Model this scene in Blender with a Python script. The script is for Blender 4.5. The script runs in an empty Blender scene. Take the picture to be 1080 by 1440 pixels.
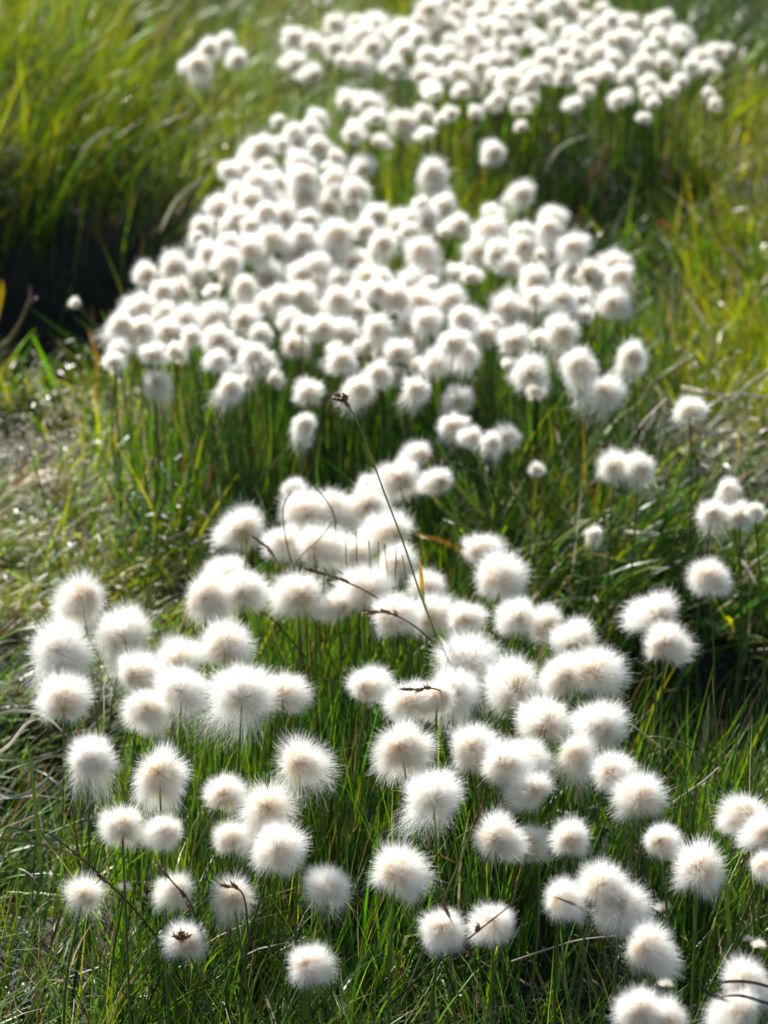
import bpy, math
import numpy as np

SC = bpy.context.scene
COL = SC.collection
rng = np.random.default_rng(11)
R = math.radians

# ------------------------------------------------------------------ camera model (photo 1080 x 1440)
CAM_Z, PITCH, FPX = 1.05, R(24.0), 3571.0
cp, sp = math.cos(PITCH), math.sin(PITCH)

def ray(u, v):
    a, b = (u - 540) / FPX, (720 - v) / FPX
    return np.array([a, cp + b * sp, -sp + b * cp])

def at(u, v, z):
    """point at height z that stands at photo position (u, v)"""
    d = ray(u, v)
    t = (z - CAM_Z) / d[2]
    return np.array([d[0] * t, d[1] * t, z]), t

def project(x, y, z):
    zc = y * cp - (z - CAM_Z) * sp
    yc = y * sp + (z - CAM_Z) * cp
    return 540 + FPX * x / zc, 720 - FPX * yc / zc, zc

def smooth01(x, a, b):
    t = np.clip((x - a) / (b - a), 0, 1); return t * t * (3 - 2 * t)

# ------------------------------------------------------------------ terrain
HOLES = [(75, 425, .30, .21, .24), (975, 1020, .11, .13, .12), (35, 1120, .10, .14, .08), (850, 300, .20, .16, .13)]
HP = [(at(u, v, 0)[0], sx, sy, d) for u, v, sx, sy, d in HOLES]

def ground_z(x, y):
    x = np.asarray(x, float); y = np.asarray(y, float)
    z = .006 * np.sin(x * 9 + 1.3) * np.cos(y * 7) + .004 * np.sin(x * 23 + y * 17) + .003 * np.sin(y * 41 - x * 31)
    for p, sx, sy, d in HP:
        z = z - d * np.exp(-(((x - p[0]) / sx) ** 2 + ((y - p[1]) / sy) ** 2) ** 2)
    z = z + .15 * smooth01(y, 3.12, 3.6) * smooth01(-x, .27, .50)
    r = np.sqrt(x * x + y * y)
    z = z + np.clip(r - 9, 0, 60) * .01
    return z

# ------------------------------------------------------------------ materials
def new_mat(name):
    m = bpy.data.materials.new(name); m.use_nodes = True
    nt = m.node_tree; nt.nodes.clear()
    out = nt.nodes.new('ShaderNodeOutputMaterial')
    return m, nt, out

def leaf_material(name, spec=.5, rough=.32, trans=.45, coat=0.0):
    m, nt, out = new_mat(name)
    at_ = nt.nodes.new('ShaderNodeAttribute'); at_.attribute_name = 'tint'
    no = nt.nodes.new('ShaderNodeTexNoise'); no.inputs['Scale'].default_value = 180
    geo = nt.nodes.new('ShaderNodeNewGeometry'); nt.links.new(geo.outputs['Position'], no.inputs['Vector'])
    mx = nt.nodes.new('ShaderNodeMix'); mx.data_type = 'RGBA'; mx.blend_type = 'MULTIPLY'
    mx.inputs[0].default_value = .35
    nt.links.new(at_.outputs['Color'], mx.inputs[6]); nt.links.new(no.outputs['Color'], mx.inputs[7])
    p = nt.nodes.new('ShaderNodeBsdfPrincipled')
    p.inputs['Roughness'].default_value = rough; p.inputs['Specular IOR Level'].default_value = spec
    nt.links.new(at_.outputs['Color'], p.inputs['Base Color'])
    t = nt.nodes.new('ShaderNodeBsdfTranslucent')
    hs = nt.nodes.new('ShaderNodeHueSaturation'); hs.inputs['Hue'].default_value = .485
    hs.inputs['Saturation'].default_value = 1.15; hs.inputs['Value'].default_value = 1.5
    nt.links.new(mx.outputs[2], hs.inputs['Color']); nt.links.new(hs.outputs['Color'], t.inputs['Color'])
    ms = nt.nodes.new('ShaderNodeMixShader'); ms.inputs[0].default_value = trans
    nt.links.new(p.outputs[0], ms.inputs[1]); nt.links.new(t.outputs[0], ms.inputs[2])
    nt.links.new(ms.outputs[0], out.inputs['Surface'])
    return m

def fluff_material():
    m, nt, out = new_mat('cotton_fibre')
    a = nt.nodes.new('ShaderNodeAttribute'); a.attribute_name = 'tint'
    d = nt.nodes.new('ShaderNodeBsdfDiffuse'); t = nt.nodes.new('ShaderNodeBsdfTranslucent')
    nt.links.new(a.outputs['Color'], d.inputs['Color']); nt.links.new(a.outputs['Color'], t.inputs['Color'])
    ms = nt.nodes.new('ShaderNodeMixShader'); ms.inputs[0].default_value = .6
    nt.links.new(d.outputs[0], ms.inputs[1]); nt.links.new(t.outputs[0], ms.inputs[2])
    nt.links.new(ms.outputs[0], out.inputs['Surface'])
    return m

def plain_material(name, c1, c2, scale=60, rough=.6, bump=0.0):
    m, nt, out = new_mat(name)
    tc = nt.nodes.new('ShaderNodeTexCoord')
    n = nt.nodes.new('ShaderNodeTexNoise'); n.inputs['Scale'].default_value = scale; n.inputs['Detail'].default_value = 5
    nt.links.new(tc.outputs['Object'], n.inputs['Vector'])
    r = nt.nodes.new('ShaderNodeValToRGB')
    r.color_ramp.elements[0].color = (*c1, 1); r.color_ramp.elements[1].color = (*c2, 1)
    r.color_ramp.elements[0].position = .35; r.color_ramp.elements[1].position = .65
    nt.links.new(n.outputs['Fac'], r.inputs[0])
    p = nt.nodes.new('ShaderNodeBsdfPrincipled'); p.inputs['Roughness'].default_value = rough
    nt.links.new(r.outputs[0], p.inputs['Base Color'])
    if bump:
        b = nt.nodes.new('ShaderNodeBump'); b.inputs['Strength'].default_value = bump; b.inputs['Distance'].default_value = .004
        nt.links.new(n.outputs['Fac'], b.inputs['Height']); nt.links.new(b.outputs[0], p.inputs['Normal'])
    nt.links.new(p.outputs[0], out.inputs['Surface'])
    return m

M_FLUFF = fluff_material()
M_LEAF = leaf_material('grass_blade', spec=.32, rough=.36, trans=.5)
M_WET = leaf_material('glossy_blade', spec=.7, rough=.25, trans=.35)
M_STEM = leaf_material('flower_stalk', spec=.4, rough=.4, trans=.12)
M_DRY = leaf_material('dry_straw', spec=.5, rough=.35, trans=.25)
M_CORE = plain_material('seed_core', (.10, .05, .02), (.28, .16, .07), 400, .7)
M_SPIKE = plain_material('sedge_spikelet', (.06, .028, .014), (.34, .19, .09), 500, .45)
M_STONE = plain_material('pebble', (.32, .23, .17), (.66, .54, .45), 90, .7, .3)

def ground_material():
    m, nt, out = new_mat('peaty_soil')
    geo = nt.nodes.new('ShaderNodeNewGeometry')
    n1 = nt.nodes.new('ShaderNodeTexNoise'); n1.inputs['Scale'].default_value = 14; n1.inputs['Detail'].default_value = 10
    n2 = nt.nodes.new('ShaderNodeTexNoise'); n2.inputs['Scale'].default_value = 160; n2.inputs['Detail'].default_value = 6
    nt.links.new(geo.outputs['Position'], n1.inputs['Vector']); nt.links.new(geo.outputs['Position'], n2.inputs['Vector'])
    r1 = nt.nodes.new('ShaderNodeValToRGB'); e = r1.color_ramp.elements
    e[0].color = (.005, .004, .003, 1); e[0].position = .35; e[1].color = (.022, .020, .010, 1); e[1].position = .7
    nt.links.new(n1.outputs['Fac'], r1.inputs[0])
    r2 = nt.nodes.new('ShaderNodeValToRGB'); e = r2.color_ramp.elements
    e[0].color = (.16, .095, .055, 1); e[0].position = .3; e[1].color = (.70, .52, .40, 1); e[1].position = .62
    nt.links.new(n2.outputs['Fac'], r2.inputs[0])
    a = nt.nodes.new('ShaderNodeAttribute'); a.attribute_name = 'gravel'
    mx = nt.nodes.new('ShaderNodeMix'); mx.data_type = 'RGBA'
    nt.links.new(a.outputs['Fac'], mx.inputs[0]); nt.links.new(r1.outputs[0], mx.inputs[6]); nt.links.new(r2.outputs[0], mx.inputs[7])
    p = nt.nodes.new('ShaderNodeBsdfPrincipled'); p.inputs['Roughness'].default_value = .8
    nt.links.new(mx.outputs[2], p.inputs['Base Color'])
    b = nt.nodes.new('ShaderNodeBump'); b.inputs['Strength'].default_value = .8; b.inputs['Distance'].default_value = .006
    nt.links.new(n2.outputs['Fac'], b.inputs['Height']); nt.links.new(b.outputs[0], p.inputs['Normal'])
    nt.links.new(p.outputs[0], out.inputs['Surface'])
    return m

# ------------------------------------------------------------------ mesh helpers
def mesh_from(name, verts, faces, mat, tint=None, smooth=True):
    """verts (V,3); faces (F,4) or list of arrays; tint (V,3)"""
    me = bpy.data.meshes.new(name)
    verts = np.ascontiguousarray(verts, np.float32)
    faces = np.ascontiguousarray(faces, np.int32)
    F, K = faces.shape
    me.vertices.add(len(verts)); me.vertices.foreach_set('co', verts.ravel())
    me.loops.add(F * K); me.loops.foreach_set('vertex_index', faces.ravel())
    me.polygons.add(F)
    me.polygons.foreach_set('loop_start', np.arange(0, F * K, K, dtype=np.int32))
    me.polygons.foreach_set('loop_total', np.full(F, K, np.int32))
    if smooth: me.polygons.foreach_set('use_smooth', np.ones(F, bool))
    me.update(calc_edges=True)
    if tint is not None:
        at_ = me.attributes.new('tint', 'FLOAT_COLOR', 'POINT')
        c = np.ones((len(verts), 4), np.float32); c[:, :3] = tint
        at_.data.foreach_set('color', c.ravel())
    me.materials.append(mat)
    return me

def norm(a):
    return a / np.maximum(np.linalg.norm(a, axis=-1, keepdims=True), 1e-9)

def ribbons(P, side, W, C):
    """P (N,K,3) spine, side (N,K,3) unit, W (N,K) half widths, C (N,K,3)"""
    N, K = W.shape
    V = np.stack([P - side * W[..., None], P + side * W[..., None]], 2).reshape(-1, 3)
    T = np.repeat(C[:, :, None, :], 2, 2).reshape(-1, 3)
    base = (np.arange(N) * K * 2)[:, None] + (np.arange(K - 1) * 2)[None]
    f = np.stack([base, base + 1, base + 3, base + 2], -1).reshape(-1, 4)
    return V, f, T

def tube(points, radii, n=6):
    P = np.asarray(points, float); rr = np.asarray(radii, float)
    T = norm(np.gradient(P, axis=0))
    ref = np.array([.31, .93, .2]); A = norm(np.cross(T, ref)); B = np.cross(T, A)
    th = np.arange(n) * 2 * math.pi / n
    V = P[:, None] + rr[:, None, None] * (np.cos(th)[None, :, None] * A[:, None] + np.sin(th)[None, :, None] * B[:, None])
    f = []
    for i in range(len(P) - 1):
        for j in range(n):
            k = (j + 1) % n
            f.append((i * n + j, i * n + k, (i + 1) * n + k, (i + 1) * n + j))
    return V.reshape(-1, 3), np.array(f)

def put(name, me, parent=None, loc=None, rot=None, scale=None):
    o = bpy.data.objects.new(name, me); COL.objects.link(o)
    if parent is not None: o.parent = parent
    if loc is not None: o.location = loc
    if rot is not None: o.rotation_euler = rot
    if scale is not None: o.scale = scale
    return o

# ------------------------------------------------------------------ cotton fluff prototypes (unit radius, +Z away from the stalk)
WHITE = np.array([.975, .97, .95]); TAN = np.array([.90, .73, .43])

CENTRE = {}
def fluff_mesh(seed, N, K, w, tail=0.0, ragged=.10, cone=-.72, tan_to=.66, sidecurl=.11, tan=None):
    g = np.random.default_rng(seed)
    z = g.uniform(cone, 1, N); ph = g.uniform(0, 2 * math.pi, N)
    s = np.sqrt(1 - z * z)
    D = np.stack([s * np.cos(ph), s * np.sin(ph), z], 1)
    lob = np.zeros(N)
    for _ in range(7):
        a = norm(g.normal(size=3)); lob += .045 * np.cos(g.uniform(2, 5) * np.arccos(np.clip(D @ a, -1, 1)) + g.uniform(0, 6))
    L = np.clip((.90 + lob + g.normal(0, ragged, N)) * (1 + .10 * z), .35, 1.25)
    L[g.random(N) < .06] *= 1.12
    # small tangled locks: neighbouring fibres share a bend
    nl = 90
    locks = norm(g.normal(size=(nl, 3))); lb = g.normal(size=(nl, 3))
    idx = np.argmax(D @ locks.T, 1)
    bend = lb[idx] * sidecurl * .6 + g.normal(size=(N, 3)) * sidecurl * 1.3
    t = np.linspace(0, 1, K)[None, :, None]
    grav = np.zeros((N, 3)); grav[:, 2] = -.07 * s - .02
    curl = g.normal(size=(N, 3)); ph1 = g.uniform(0, 6.28, (N, 1, 1))
    P = D[:, None] * (.10 + (L[:, None, None] - .10) * t) + bend[:, None] * t ** 2 + grav[:, None] * t ** 2.2
    wind = g.normal(size=3) * np.array([.16, .16, .05])
    P = P + (wind[None, None] * (1.15 - z)[:, None, None] * t ** 2)
    P = P + curl[:, None] * .035 * np.sin(t * 7 + ph1) * t
    if tail:
        # a beard of loose curly hairs under the round head
        m = (z < .15) & (g.random(N) < .26)
        dirn = np.array([tail * .35, -.25, -.8])
        amp = (g.uniform(.2, 1.45, N) ** 1.3)[:, None, None] * m[:, None, None]
        c2 = g.normal(size=(N, 1, 3)); c3 = g.normal(size=(N, 1, 3))
        P = P + dirn * amp * t ** 2 + c2 * .16 * amp * t * np.sin(t * 5 + ph1) + c3 * .13 * amp * t * np.cos(t * 8 + ph1)
    P = P + g.normal(0, .03, P.shape) * t
    P[..., 2] += .05
    side = norm(np.cross(D, g.normal(size=(N, 3))))[:, None].repeat(K, 1)
    W = w * (.5 + .5 * (1 - t[..., 0] ** 2)) * np.ones((N, 1))
    f = smooth01(t[..., 0] * (L[:, None] / .9), .26, tan_to + .16)[..., None]
    C = (TAN if tan is None else np.array(tan)) * (1 - f) + WHITE * f
    V, F, T = ribbons(P, side, W, C)
    me = mesh_from('fluff', V, F, M_FLUFF, T)
    CENTRE[me.name] = P[(amp[:, 0, 0] < .01) if tail else slice(None), -1].mean(0)
    return me

def core_mesh():
    # receptacle: a small ribbed cone of dark scales
    V, F = tube([(0, 0, -.10), (0, 0, -.02), (0, 0, .06), (0, 0, .16), (0, 0, .24)], [.02, .05, .07, .05, .01], 9)
    g = np.random.default_rng(3); V = V * (1 + g.normal(0, .06, (len(V), 1)))
    V2, F2 = [], []
    return mesh_from('seed_core', V, F, M_CORE)

NEAR = [fluff_mesh(100 + i, 8000, 6, .0032, ragged=.055 + .012 * (i % 3)) for i in range(7)]
TAIL = [fluff_mesh(140 + i, 8500, 8, .0032, tail=(-1) ** i, ragged=.08, tan=(.91, .78, .55), tan_to=.56) for i in range(4)]
WISP = [fluff_mesh(160 + i, 6000, 8, .0032, tail=.3, ragged=.12, sidecurl=.16) for i in range(2)]
MID = [fluff_mesh(180 + i, 3200, 5, .0075, ragged=.06 + .02 * (i % 3), tail=(0, 0, .3, 0, -.3, 0, 0, .2)[i], tan=(.90, .75, .49), tan_to=.64) for i in range(8)]
FAR = [fluff_mesh(200 + i, 1300, 3, .016, ragged=.08, tan=(.91, .78, .55), tan_to=.56) for i in range(4)]
CORE = core_mesh()
CLOSED = fluff_mesh(220, 1400, 5, .005, cone=.35, ragged=.15)

STALKC = np.array([.085, .135, .035])
def stem_mesh(seed):
    g = np.random.default_rng(seed)
    t = np.linspace(0, 1, 9)
    b = g.normal(0, .012, 2)
    P = np.stack([b[0] * np.sin(t * math.pi), b[1] * np.sin(t * math.pi), t], 1)
    V, F = tube(P, .0011 - .0003 * t, 6)
    c = STALKC * (1 + g.normal(0, .12)) * np.ones((len(V), 3)) 
    c[:, 0] += .03 * np.clip(V[:, 2], 0, 1) ** 3
    return mesh_from('stem', V, F, M_STEM, c)
STEMS = [stem_mesh(i) for i in range(10)]

def euler_to(d, spin):
    from mathutils import Vector, Quaternion
    q = Vector(d).to_track_quat('Z', 'Y')
    return (q @ Quaternion((0, 0, 1), spin)).to_euler()

def cotton(u, v, r, label, group, h=.20, kind='near', tilt=None, az=None, g=rng, big=False):
    zc = h + g.normal(0, .014) if kind != 'near' else h + g.normal(0, .004)
    p, t = at(u, v, zc)
    rad = r * t / FPX
    tl = R(abs(g.normal(16, 14))) if tilt is None else R(tilt)
    aa = g.uniform(0, 2 * math.pi) if az is None else R(az)
    # wind leans the heads a little away from the viewer and to the right
    lean = np.array([math.sin(tl) * math.cos(aa) + .10, math.sin(tl) * math.sin(aa) + .22, math.cos(tl)])
    lean = norm(lean)
    me = {'near': NEAR, 'mid': MID, 'far': FAR, 'tail': TAIL, 'wisp': WISP, 'bud': [CLOSED]}[kind]
    me = me[int(g.integers(len(me)))] if kind != 'tail' else TAIL[int(g.integers(0, 2)) * 2 + (1 if az is not None and az < 0 else 0)]
    rot = euler_to(lean, g.uniform(0, 6.28) if kind not in ('tail', 'wisp') else g.normal(0, .15))
    scl = np.array([rad * g.uniform(.92, 1.08), rad * g.uniform(.92, 1.08), rad * g.uniform(.88, 1.10)])
    # the stalk meets the root of the fluff, a little off its middle
    joint = p - np.array(rot.to_matrix()) @ (CENTRE[me.name] * scl * (.9 if kind != 'bud' else .4))
    base = np.array([joint[0] + g.normal(0, .012), joint[1] + g.normal(0, .012) - .01, 0.])
    base[2] = float(ground_z(base[0], base[1])) - .005
    if base[2] > joint[2] - .02: base[2] = joint[2] - .05
    e = bpy.data.objects.new('cotton_grass', None); COL.objects.link(e)
    e.location = base; e.empty_display_size = .02
    e['label'] = label; e['category'] = 'cotton grass'; e['group'] = group; e['kind'] = 'thing'
    # the stem is sheared to meet the head by rotation, its length by scale along its axis
    d = joint - base; ln = float(np.linalg.norm(d))
    put('stem', STEMS[int(g.integers(len(STEMS)))], e, (0, 0, 0), euler_to(d, g.uniform(0, .3)), (1, 1, ln))
    f = put('fluff', me, e, joint - base, rot, tuple(scl))
    if kind in ('near', 'tail', 'wisp'):
        put('seed_core', CORE, f, scale=(1.7, 1.7, 1.2) if big else None)
    return e

#@@HEADS
FG = [
 (110,848,38,'n','white tuft at the upper left of the front clump, dark seed spot at its centre'),
 (169,887,40,'t','tall tuft with loose hairs trailing down, second in the left front group'),
 (88,914,41,'t','large round tuft at the left edge, above a rounder lower neighbour'),
 (88,982,38,'n','round tuft on a green stalk below the large leftmost tuft'),
 (318,907,36,'n','lone tuft on a stalk between the left group and the shaded middle tufts'),
 (252,923,32,'n','flattened tuft peeping out behind two tufts of the left front group'),
 (200,948,34,'n','pale shaded tuft squeezed between the trailing tuft and the one with stalk'),
 (259,966,37,'t','bright round tuft in the heart of the left front group'),
 (207,1001,34,'n','tuft with dark stalk below the heart of the left front group'),
 (343,970,42,'t','large tuft with a beard of loose hairs hanging to the lower left'),
 (401,974,34,'n','tuft with brown seed spot at the right end of the left front group'),
 (130,1063,33,'T','wind torn tuft whose long hairs stream to the lower left'),
 (226,1096,40,'n','wide tuft on a straight stalk with its brown seed base facing us'),
 (317,1116,31,'n','tuft crossed by a dark stalk, beside the wide one with brown seed base'),
 (376,1141,38,'w','silvery tuft of curly hairs just above the big bright round one'),
 (329,1180,27,'n','half hidden tuft to the lower left of the silvery curly one'),
 (172,1163,30,'n','tuft crossed by thin blades, lower left, above a long diagonal stalk'),
 (228,1171,26,'n','narrow tuft behind the stalk, right of the one crossed by blades'),
 (119,1253,25,'w','small wispy tuft low in the grass near the left edge'),
 (176,1250,12,'b','tiny scrap of white cotton hidden in grass at lower left'),
 (244,1254,29,'n','rough tuft with a dark sedge spikelet leaning over it, lower left'),
 (326,1258,28,'w','sunken tuft veiled by brown sedge spikelets and grass'),
 (259,1323,31,'n','tuft with a cluster of dark spikelets in front, lowest on the left'),
 (391,1194,38,'n','big bright round tuft below the silvery curly one'),
 (461,1243,32,'t','small ragged tuft with curling hairs, right of the big bright round one'),
 (563,1227,40,'n','perfectly round tuft standing alone at the lower centre'),
 (438,1357,33,'n','lowest tuft left of centre, sunk among bent grass blades'),
 (623,1309,33,'n','tuft pierced by dark stalks, left one of the lower centre pair'),
 (691,1300,34,'n','right one of the lower centre pair, crossed by a diagonal stalk'),
 (610,1113,40,'t','round tuft with curly hairs hanging below it, centre of the front clump'),
 (568,1057,43,'n','large tuft directly above the one with curly hanging hairs'),
 (428,1069,36,'w','grey white tuft with a ruffled face, standing left of centre'),
 (668,1052,34,'n','tuft left of two overlapping tufts, right of the large central one'),
 (523,963,30,'n','small tuft at the left end of the central group, beside a dark spikelet'),
 (577,987,34,'n','tuft under a dark horizontal spikelet in the central group'),
 (610,985,30,'n','tuft tucked between the dark spikelet and the tallest central tuft'),
 (656,925,43,'t','tallest and broadest tuft at the centre of the front clump'),
 (642,970,36,'t','lower half of a fluffy column under the tallest central tuft'),
 (557,865,34,'n','left one of three tufts in a row below the yellow blade'),
 (610,865,31,'n','middle one of three tufts in a row below the yellow blade'),
 (655,868,27,'n','right one of three tufts in a row below the yellow blade'),
 (720,963,40,'n','wide tuft on a dark stalk, right of the tallest central tuft'),
 (416,836,36,'n','large lower left tuft of the upper heap, behind brown spikelets'),
 (510,830,36,'n','big shaded tuft at the lower middle of the upper heap'),
 (601,825,26,'n','tuft at the right foot of the upper heap, behind the yellow blade'),
 (468,852,25,'n','dull shaded tuft low in the upper heap between two big ones'),
 (725,868,28,'n','greyish tuft hiding below the pair at upper right of the front clump'),
 (766,877,27,'n','small tuft on a bare dark stalk at the top of the right group'),
 (806,898,32,'n','tuft with a short dark stalk, second from top in the right group'),
 (840,944,40,'n','large leaning tuft on the right side of the right group'),
 (787,950,33,'n','creamy tuft behind the large leaning one in the right group'),
 (764,1013,38,'n','ruffled tuft on a black stalk in front of the right group'),
 (842,1016,40,'t','large tuft below the leaning one, at the right edge of the group'),
 (815,1062,27,'w','grey tangle of loose hairs under the large tuft at right'),
 (917,864,34,'n','upper tuft of the separate pair at the right'),
 (939,904,33,'n','lower bluish tuft of the separate pair at the right'),
 (998,812,30,'n','hazy tuft near the right edge above the separate pair'),
 (863,1087,32,'n','upper tuft of the slanting pair right of centre'),
 (897,1120,36,'n','lower tuft of the slanting pair, crossed by thin blades'),
 (713,1076,36,'n','left one of two overlapping tufts below the black stalk'),
 (741,1068,34,'n','right one of two overlapping tufts below the black stalk'),
 (742,1110,31,'n','tuft at the foot of the two overlapping tufts, brown in the middle'),
 (703,1178,38,'n','smooth wide tuft in the lower half, right of the round lone one'),
 (748,1186,27,'n','narrow tuft peeping out right of the smooth wide one'),
 (802,1178,28,'n','tuft screened by grass blades, right of the smooth wide one'),
 (932,1183,26,'n','small grey tuft left above the bluish square one'),
 (983,1222,37,'n','bluish shaded squarish tuft near the right edge'),
 (1042,1146,30,'n','tuft on a thin stalk at the right edge above the bluish one'),
 (1072,1170,33,'n','tuft cut by the right edge, beside the one on a thin stalk'),
 (1082,1222,24,'n','sliver of a tuft at the right edge below the cut off one'),
 (796,1267,29,'n','grey left tuft of the trio at lower right'),
 (848,1246,34,'n','middle tuft of the trio at lower right'),
 (875,1277,38,'n','front and largest tuft of the trio at lower right'),
 (932,1278,13,'b','small grey scrap of cotton right of the trio'),
 (918,1338,37,'n','spiky tuft below the trio, alone at lower right'),
 (936,1386,14,'b','small closed cotton bud under the spiky lower right tuft'),
 (897,1419,34,'n','left tuft of the pair cut by the bottom edge'),
 (938,1440,32,'n','right tuft of the pair cut by the bottom edge'),
 (1052,1383,35,'n','tuft behind dark flat blades in the lower right corner'),
 (1032,1425,34,'n','tuft at the bottom right corner below the dark blades'),
 (1067,1331,14,'b','small shaded bud at the right edge above the corner tuft'),
 (1052,1322,8,'b','tiny shaded bud left of the one at the right edge'),
 (335,744,32,'n','lone round tuft left of the upper heap'),
 (297,845,37,'n','large front tuft of the trio left of the upper heap'),
 (345,830,34,'n','right tuft of the trio left of the upper heap, behind two blades'),
 (318,806,28,'n','rear tuft of the trio left of the upper heap'),
 (557,676,32,'n','topmost round tuft of the upper heap, next to the long curved stalk'),
 (522,690,22,'n','small tuft against the topmost one of the upper heap'),
 (434,721,34,'n','large upper left tuft of the upper heap'),
 (474,717,28,'n','tuft between the upper left and upper middle tufts of the heap'),
 (518,712,30,'n','upper middle tuft of the upper heap'),
 (400,765,31,'n','leftmost tuft of the upper heap, behind a curved blade'),
 (455,771,36,'n','tuft in the heap behind a crossing straw'),
 (542,748,34,'n','bright tuft of the heap directly left of the long curved stalk'),
 (497,778,29,'n','tuft in the middle of the heap behind short upright blades'),
 (560,792,30,'n','tuft low on the right of the heap behind upright blades'),
 (413,687,18,'n','small grey tuft rising behind the upper left of the heap'),
 (583,641,20,'n','small blue shaded tuft behind the topmost one of the heap'),
 (610,677,22,'n','round blue shaded tuft right of the topmost one of the heap'),
 (682,776,31,'n','upper tuft of the pair right of the yellow blade'),
 (704,812,36,'n','lower larger tuft of the pair right of the yellow blade'),
]
FACING = {(226,1096):(50,95),(401,974):(38,80),(764,1013):(46,92),(110,848):(38,110),(806,898):(44,85),(842,1016):(36,110),(88,982):(40,95),(207,1001):(42,80),(720,963):(40,95),(317,1116):(48,100),(766,877):(40,100),(568,1057):(34,95),(1042,1146):(42,80),(437,721):(30,90),(983,1222):(30,60),(897,1120):(36,100),(318,907):(36,90),(343,970):(36,80)}
SUNK = {(119,1253),(176,1250),(326,1258),(259,1323),(438,1357),(932,1278),(936,1386),(1067,1331),(1052,1322),(329,1180),(244,1254),(748,1186)}
for u, v, r, k, lb in FG:
    kind = {'n': 'near', 't': 'tail', 'T': 'tail', 'w': 'wisp', 'b': 'bud'}[k]
    h = .165 if (u, v) in SUNK else .20
    if kind == 'bud': h = .14
    cotton(u, v, r * 1.01, lb, 'sharp white cotton tufts of the front clump', h, kind, az=(-30 if k == 'T' else FACING.get((u, v), (0, None))[1]), tilt=(20 if k == 'T' else FACING.get((u, v), (None,))[0]), big=(u, v) in FACING)

SOLO = [
 (853,550,27,'round flat tuft alone at the right foot of the middle clump'),
 (971,577,24,'tuft beside bent pale straws at the right edge'),
 (866,657,25,'left tuft of a blurred pair above the broad grass at right'),
 (897,655,22,'right greyish tuft of a blurred pair above the broad grass'),
 (1025,688,17,'small top tuft of the blurred group at the right edge'),
 (1002,720,22,'left tuft of the blurred group at the right edge'),
 (1040,726,22,'lower tuft of the blurred group at the right edge'),
 (1062,720,15,'rightmost small tuft of the blurred group at the right edge'),
 (609,243,21,'round tuft standing highest over the green gap behind the middle clump'),
 (733,272,19,'lone round tuft above the right lobe of the middle clump'),
 (889,500,21,'shaded tuft at the far right of the middle clump'),
 (433,551,21,'grey shaded tuft hanging under the front of the middle clump'),
 (427,598,17,'lower small grey tuft in the shade of the middle clump'),
 (643,562,21,'shaded tuft below the front of the middle clump, above another'),
 (636,597,20,'shaded tuft directly left of the low sunlit pair'),
 (662,615,18,'left tuft of the low sunlit pair under the middle clump'),
 (710,617,21,'round right tuft of the low sunlit pair under the middle clump'),
 (690,621,16,'tuft joined to the left of the round low sunlit one'),
 (221,540,21,'lowest tuft at the left foot of the middle clump'),
 (215,497,20,'tuft just above the lowest one at the left foot'),
 (693,215,17,'faint shaded tuft below the top clump'),
 (279,93,19,'front tuft of the small group at upper left'),
 (294,68,16,'middle tuft of the small group at upper left'),
 (316,58,15,'top tuft of the small group at upper left'),
 (264,93,14,'leftmost tuft of the small group at upper left'),
 (333,84,15,'tuft standing right of the small group at upper left'),
 (755,660,11,'small ragged scrap of cotton in the dark grass, centre right'),
 (105,426,8,'small pale tuft low in the dark hollow at left'),
 (835,750,12,'faint ragged tuft in the broad grass at right'),
]
for u, v, r, lb in SOLO:
    cotton(u, v, r * 1.02, lb, 'blurred white cotton tufts behind the front clump', .20 if r > 12 else .13, 'mid')

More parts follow.
